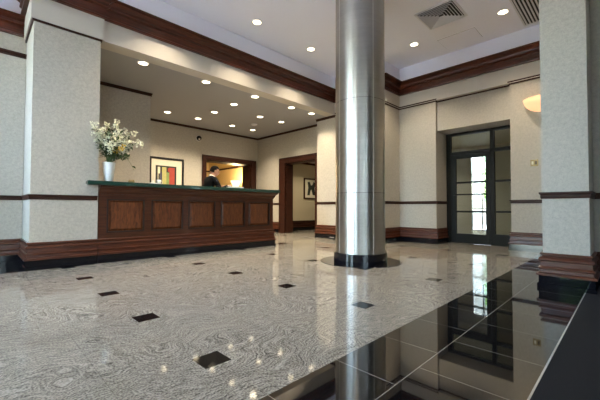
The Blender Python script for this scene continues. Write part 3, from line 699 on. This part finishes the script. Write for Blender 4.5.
def add_light(name, data, loc, parent=None, rot=(0, 0, 0)):
    o = bpy.data.objects.new(name, data); COL.objects.link(o); o.location = loc; o.rotation_euler = rot
    if parent: o.parent = parent
    return o
for o in [o for o in COL.objects if o.name.split('.')[0] == 'downlight']:
    z = o.location.z; lb = o['label']
    k = lamp_main if z > 4 else (lamp_wall if o.location.y > 8 else lamp_alc)
    add_light('downlight_lamp', k, (0, 0, -.03), o)

# ------------------------------------------------------------------ torchiere in the office
t = thing('floor_lamp', 'glowing bowl topped floor lamp in the office behind the opening', 'floor lamp', (6.88, 10.32, 0))
link('base', lathe([(0, 0), (.15, 0), (.15, .015), (.03, .03), (0, .03)], 32, False), 'brass', t)
link('pole', lathe([(.012, .03), (.012, 1.50)], 12), 'brass', t)
link('lamp_shade', lathe([(.03, 1.48), (.07, 1.53), (.14, 1.66), (.19, 1.80), (.185, 1.80), (.13, 1.66), (.03, 1.49)], 40, False), 'shade', t, smooth=True)
pl = bpy.data.lights.new('lamp_bulb', 'POINT'); pl.energy = 55; pl.color = (1, .74, .38); pl.shadow_soft_size = .08; add_light('lamp_bulb', pl, (0, 0, 1.84), t)
dlo = dup(dl0, (5.4, 11.2, 2.75), label='downlight in the office ceiling behind the opening')
ol = bpy.data.lights.new('downlight_lamp', 'SPOT'); ol.energy = 95; ol.spot_size = 2.4; ol.spot_blend = .8; ol.color = (1, .78, .46); ol.shadow_soft_size = .06
for ch in list(dlo.children):
    if ch.type == 'LIGHT': ch.data = ol
dlo = dup(dl0, (8.3, 7.3, 2.46), label='downlight in the hall ceiling beyond the doorway')
hl = bpy.data.lights.new('downlight_lamp', 'SPOT'); hl.energy = 44; hl.spot_size = 2.4; hl.spot_blend = .8; hl.color = (1, .84, .58); hl.shadow_soft_size = .06
for ch in list(dlo.children):
    if ch.type == 'LIGHT': ch.data = hl
vl = hl.copy(); vl.energy = 60; vl.color = (1, .93, .80)
dlo = dup(dl0, (9.0, 3.9, 2.62), label='downlight in the vestibule ceiling behind the glass door')
for ch in list(dlo.children):
    if ch.type == 'LIGHT': ch.data = vl

# ------------------------------------------------------------------ the clerk behind the desk
def skin_mesh(verts, edges, radii, sub=2):
    me = bpy.data.meshes.new('tmp'); me.from_pydata(verts, edges, []); o = bpy.data.objects.new('tmp', me); COL.objects.link(o)
    md = o.modifiers.new('s', 'SKIN'); md.use_smooth_shade = True
    for i, r in enumerate(radii):
        sv = me.skin_vertices[0].data[i]; sv.radius = r if isinstance(r, tuple) else (r, r); sv.use_root = (i == 0)
    o.modifiers.new('u', 'SUBSURF').levels = sub
    dg = bpy.context.evaluated_depsgraph_get(); out = bpy.data.meshes.new_from_object(o.evaluated_get(dg))
    bpy.data.objects.remove(o); return out
def clerk():
    P0 = Vector((3.60, 6.55, 0))
    root = thing('person', 'person in a dark suit and white shirt standing behind the desk, looking down at papers', 'person', P0)
    parts = []
    # x = facing direction, y = left of the body (away from us)
    V = [(0, 0, .95), (.02, 0, 1.10), (.06, 0, 1.27), (.10, 0, 1.40), (.135, 0, 1.465), (.165, 0, 1.53), (.185, 0, 1.57)]
    Rr = [(.15, .115), (.145, .11), (.17, .12), (.165, .10), (.075, .07), (.055, .055), (.055, .055)]
    E = [(i, i + 1) for i in range(6)]
    def add(v, r, to):
        V.append(v); Rr.append(r); E.append((to, len(V) - 1)); return len(V) - 1
    hands = []
    for sgn, elbow, wrist in ((-1, (.20, -.27, 1.17), (.42, -.20, 1.285)), (1, (.20, .27, 1.17), (.44, .12, 1.285))):
        a = add((.10, sgn * .17, 1.405), .072, 3); a = add((.12, sgn * .235, 1.34), .064, a); a = add(elbow, .052, a)
        w_ = Vector(elbow).lerp(Vector(wrist), .55); a = add(tuple(w_), .044, a); a = add(wrist, .030, a)
        hands.append((Vector(elbow), Vector(wrist), sgn))
        h = add((-.01, sgn * .10, .86), .100, 0); h = add((.01, sgn * .11, .50), .066, h); h = add((-.02, sgn * .115, .28), .058, h); h = add((-.03, sgn * .12, .09), .042, h)
        h = add((.03, sgn * .125, .045), .040, h); h = add((.15, sgn * .14, .035), .034, h)
    parts.append(skin_mesh([Vector(v) for v in V], E, Rr))
    # head: shaped ball with jaw, nose, brow, ears
    bmh = bmesh.new(); bmesh.ops.create_uvsphere(bmh, u_segments=40, v_segments=28, radius=1)
    for v in bmh.verts:
        x, y, z = v.co
        sx = .100 if x > 0 else .098
        w_ = .076 * (1 - .20 * max(0, -z) ** 1.3)
        px, py, pz = x * sx, y * w_, z * .118
        if z < -.1 and x > -.2: px += .012 * min(1, -z) * (x + .2)           # chin forward
        if x > 0:
            px += .024 * math.exp(-((y / .16) ** 2 + ((z + .13) / .17) ** 2)) + .010 * math.exp(-((y / .12) ** 2 + ((z + .22) / .08) ** 2))   # nose
            for e_ in (-1, 1): px -= .010 * math.exp(-(((y - e_ * .40) / .18) ** 2 + ((z - .06) / .10) ** 2))   # eye sockets
            px += .005 * math.exp(-((y / .6) ** 2 + ((z - .20) / .08) ** 2))                                      # brow
            px += .007 * math.exp(-((y / .28) ** 2 + ((z + .46) / .07) ** 2)) - .005 * math.exp(-((y / .25) ** 2 + ((z + .53) / .025) ** 2)) + .006 * math.exp(-((y / .25) ** 2 + ((z + .60) / .05) ** 2))   # lips
        v.co = (px, py, pz)
    for e_ in (-1, 1):
        r_ = bmesh.ops.create_uvsphere(bmh, u_segments=12, v_segments=8, radius=1)
        for v in r_['verts']: v.co = Vector((v.co.x * .020 - .008, e_ * .076 + v.co.y * .009, v.co.z * .032 - .005))
    HC = Vector((.205, 0, 1.615)); rot = Matrix.Rotation(.30, 3, 'Y')   # tilted down towards the papers
    yaw = Matrix.Rotation(-.25, 3, 'Z')
    HM = yaw @ rot
    for v in bmh.verts: v.co = HM @ v.co + HC
    me = bpy.data.meshes.new('tmp'); bmh.to_mesh(me); bmh.free(); parts.append(me)
    # hands: palm and five fingers, curled round the edge of a sheet
    for el, wr, sgn in hands:
        d = (wr - el).normalized(); d = Vector((d.x, d.y, d.z * .3)).normalized()
        s = Vector((0, 0, 1)).cross(d).normalized(); up = d.cross(s)
        bmh = bmesh.new(); bmesh.ops.create_uvsphere(bmh, u_segments=16, v_segments=10, radius=1)
        for v in bmh.verts: v.co = wr + d * .045 + d * v.co.x * .052 + s * v.co.y * .041 + up * v.co.z * .016
        me = bpy.data.meshes.new('tmp'); bmh.to_mesh(me); bmh.free(); parts.append(me)
        for k, (o_, ln) in enumerate(((-.030, .070), (-.010, .080), (.010, .075), (.029, .060))):
            a = wr + d * .07 + s * o_; b_ = a + d * ln * .45 + up * .004; c_ = b_ + d * ln * .30 - up * .014; e_ = c_ + d * ln * .12 - up * .018
            parts.append(skin_mesh([a, b_, c_, e_], [(0, 1), (1, 2), (2, 3)], [.0092, .0090, .0082, .0070], 1))
        t0 = wr + d * .025 - s * sgn * -.030
        parts.append(skin_mesh([t0, t0 + d * .030 + s * sgn * .022 - up * .006, t0 + d * .058 + s * sgn * .026 - up * .012], [(0, 1), (1, 2)], [.012, .0100, .0085], 1))
    bmj = bmesh.new()
    for me in parts: bmj.from_mesh(me); bpy.data.meshes.remove(me)
    me = bpy.data.meshes.new('tmp'); bmj.to_mesh(me); bmj.free()
    o = bpy.data.objects.new('tmp', me); COL.objects.link(o)
    md = o.modifiers.new('r', 'REMESH'); md.mode = 'VOXEL'; md.voxel_size = .0065
    sm = o.modifiers.new('sm', 'SMOOTH'); sm.iterations = 2; sm.factor = .5
    dg = bpy.context.evaluated_depsgraph_get(); out = bpy.data.meshes.new_from_object(o.evaluated_get(dg)); bpy.data.objects.remove(o)
    out.name = 'body'; out.materials.clear()
    for k in ('suit', 'skin', 'shirt', 'black'): out.materials.append(M[k])
    nb = Vector((.135, 0, 1.475))
    for p in out.polygons:
        p.use_smooth = True; c = p.center; mi = 0
        if (c - nb).dot(Vector((.35, 0, .94))) > .012 and abs(c.y) < .11 and c.z > 1.44: mi = 1
        elif c.x > .15 and abs(c.y) < .012 + .30 * max(0, c.z - 1.27) and c.z > 1.25: mi = 2     # shirt front
        for el, wr, sgn in hands:
            q = (c - wr).dot((wr - el).normalized())
            if (c - wr).length < .20:
                if q > -.004: mi = 1
                elif q > -.026: mi = 2
        if c.z < .085: mi = 3
        p.material_index = mi
    b = bpy.data.objects.new('body', out); COL.objects.link(b); b.parent = root
    # hair cap
    bh = bmesh.new(); bmesh.ops.create_uvsphere(bh, u_segments=36, v_segments=24, radius=1)
    kill = []
    for v in bh.verts:
        x, y, z = v.co
        if not (z > .48 - .02 * x if x > .25 else z > (.10 if x > -.05 else -.48)): kill.append(v)
        v.co = (x * .107 - .002, y * .083, z * .126)
    bmesh.ops.delete(bh, geom=kill, context='VERTS')
    for v in bh.verts: v.co = HM @ v.co + HC
    g = bmesh.ops.solidify(bh, geom=bh.faces[:], thickness=.010)
    link('hair', bh, 'hair', root, smooth=True)
    for e_ in (-1, 1):
        bh = bmesh.new(); r_ = bmesh.ops.create_uvsphere(bh, u_segments=12, v_segments=8, radius=.0095)
        for v in r_['verts']: v.co = HM @ (v.co + Vector((.0855, e_ * .030, .007))) + HC
        link('eye', bh, 'eye', root, smooth=True)

    # shirt collar and tie
    b = lathe([(.068, -.012), (.064, .022), (.061, .020), (.064, -.012)], 32, False)
    bmesh.ops.rotate(b, verts=b.verts, cent=(0, 0, 0), matrix=Matrix.Rotation(.42, 3, 'Y')); bmesh.ops.translate(b, verts=b.verts, vec=(.140, 0, 1.485)); link('shirt_collar', b, 'shirt', root, smooth=True)
    return P0
P0 = clerk()
b = bmesh.new(); box(b, -.11, .11, -.15, .15, -.0012, .0012)
for v in b.verts: v.co.z += .012 * (v.co.y / .15) ** 2
o = link('paper_sheet', b, 'sheet', loc=(P0.x + .60, P0.y - .03, 1.292)); o.rotation_euler = (0, -.10, 0)
tag(o, 'white sheet of paper held in both hands by the clerk', 'paper')

# ------------------------------------------------------------------ daylight
w = bpy.data.worlds.new('sky'); SC.world = w; w.use_nodes = True; nt = w.node_tree; bg = nt.nodes['Background']
sky = nt.nodes.new('ShaderNodeTexSky'); sky.sky_type = 'NISHITA'; sky.sun_disc = False; sky.sun_elevation = math.radians(48); sky.sun_rotation = math.radians(60); sky.air_density = 1.2; sky.dust_density = 2.5
nt.links.new(sky.outputs[0], bg.inputs[0]); bg.inputs[1].default_value = 3.1
sl = bpy.data.lights.new('sun', 'SUN'); sl.energy = 14; sl.angle = .02; sl.color = (1, .95, .86)
add_light('sun', sl, (0, 0, 20), None, Vector((.48, .12, -.87)).to_track_quat('-Z', 'Y').to_euler())
def portal(loc, rot, sx, sy):
    l = bpy.data.lights.new('window_portal', 'AREA'); l.shape = 'RECTANGLE'; l.size = sx; l.size_y = sy; l.cycles.is_portal = True
    add_light('window_portal', l, loc, None, rot)
for a, b_ in WL: portal((-3.2, (a + b_) / 2, 2.1), (0, -PI / 2, 0), 3.5, b_ - a)
for a, b_ in WB: portal(((a + b_) / 2, -4.2, 1.95), (PI / 2, 0, 0), b_ - a, 3.2)
portal((10.7, 3.07, 1.24), (0, PI / 2, 0), 2.2, .5)

# ------------------------------------------------------------------ camera (fitted to the floor grid)
F_PX, PITCH, ROLL, YAW = 327.780229, 2.49901338e-02, 2.64574360e-03, .788815985
fwd = Vector((math.cos(YAW) * math.cos(PITCH), math.sin(YAW) * math.cos(PITCH), math.sin(PITCH)))
r0 = Vector((math.sin(YAW), -math.cos(YAW), 0)); u0 = r0.cross(fwd)
rr = r0 * math.cos(ROLL) + u0 * math.sin(ROLL); uu = u0 * math.cos(ROLL) - r0 * math.sin(ROLL)
cd = bpy.data.cameras.new('camera'); cam = bpy.data.objects.new('camera', cd); COL.objects.link(cam)
cd.sensor_width = 36; cd.lens = F_PX / 600 * 36; cd.clip_start = .02
cam.matrix_world = Matrix(((rr.x, uu.x, -fwd.x, 0), (rr.y, uu.y, -fwd.y, 0), (rr.z, uu.z, -fwd.z, .7875), (0, 0, 0, 1)))
SC.camera = cam
vs = SC.view_settings
vs.view_transform = 'Standard'; vs.look = 'None'; vs.gamma = 1; vs.use_curve_mapping = False; vs.exposure = 0.95
SC.cycles.use_denoising = True
SC.cycles.max_bounces = 10; SC.cycles.diffuse_bounces = 5; SC.cycles.glossy_bounces = 5; SC.cycles.transparent_max_bounces = 12
SC.cycles.sample_clamp_indirect = 6; SC.cycles.caustics_reflective = False; SC.cycles.caustics_refractive = False
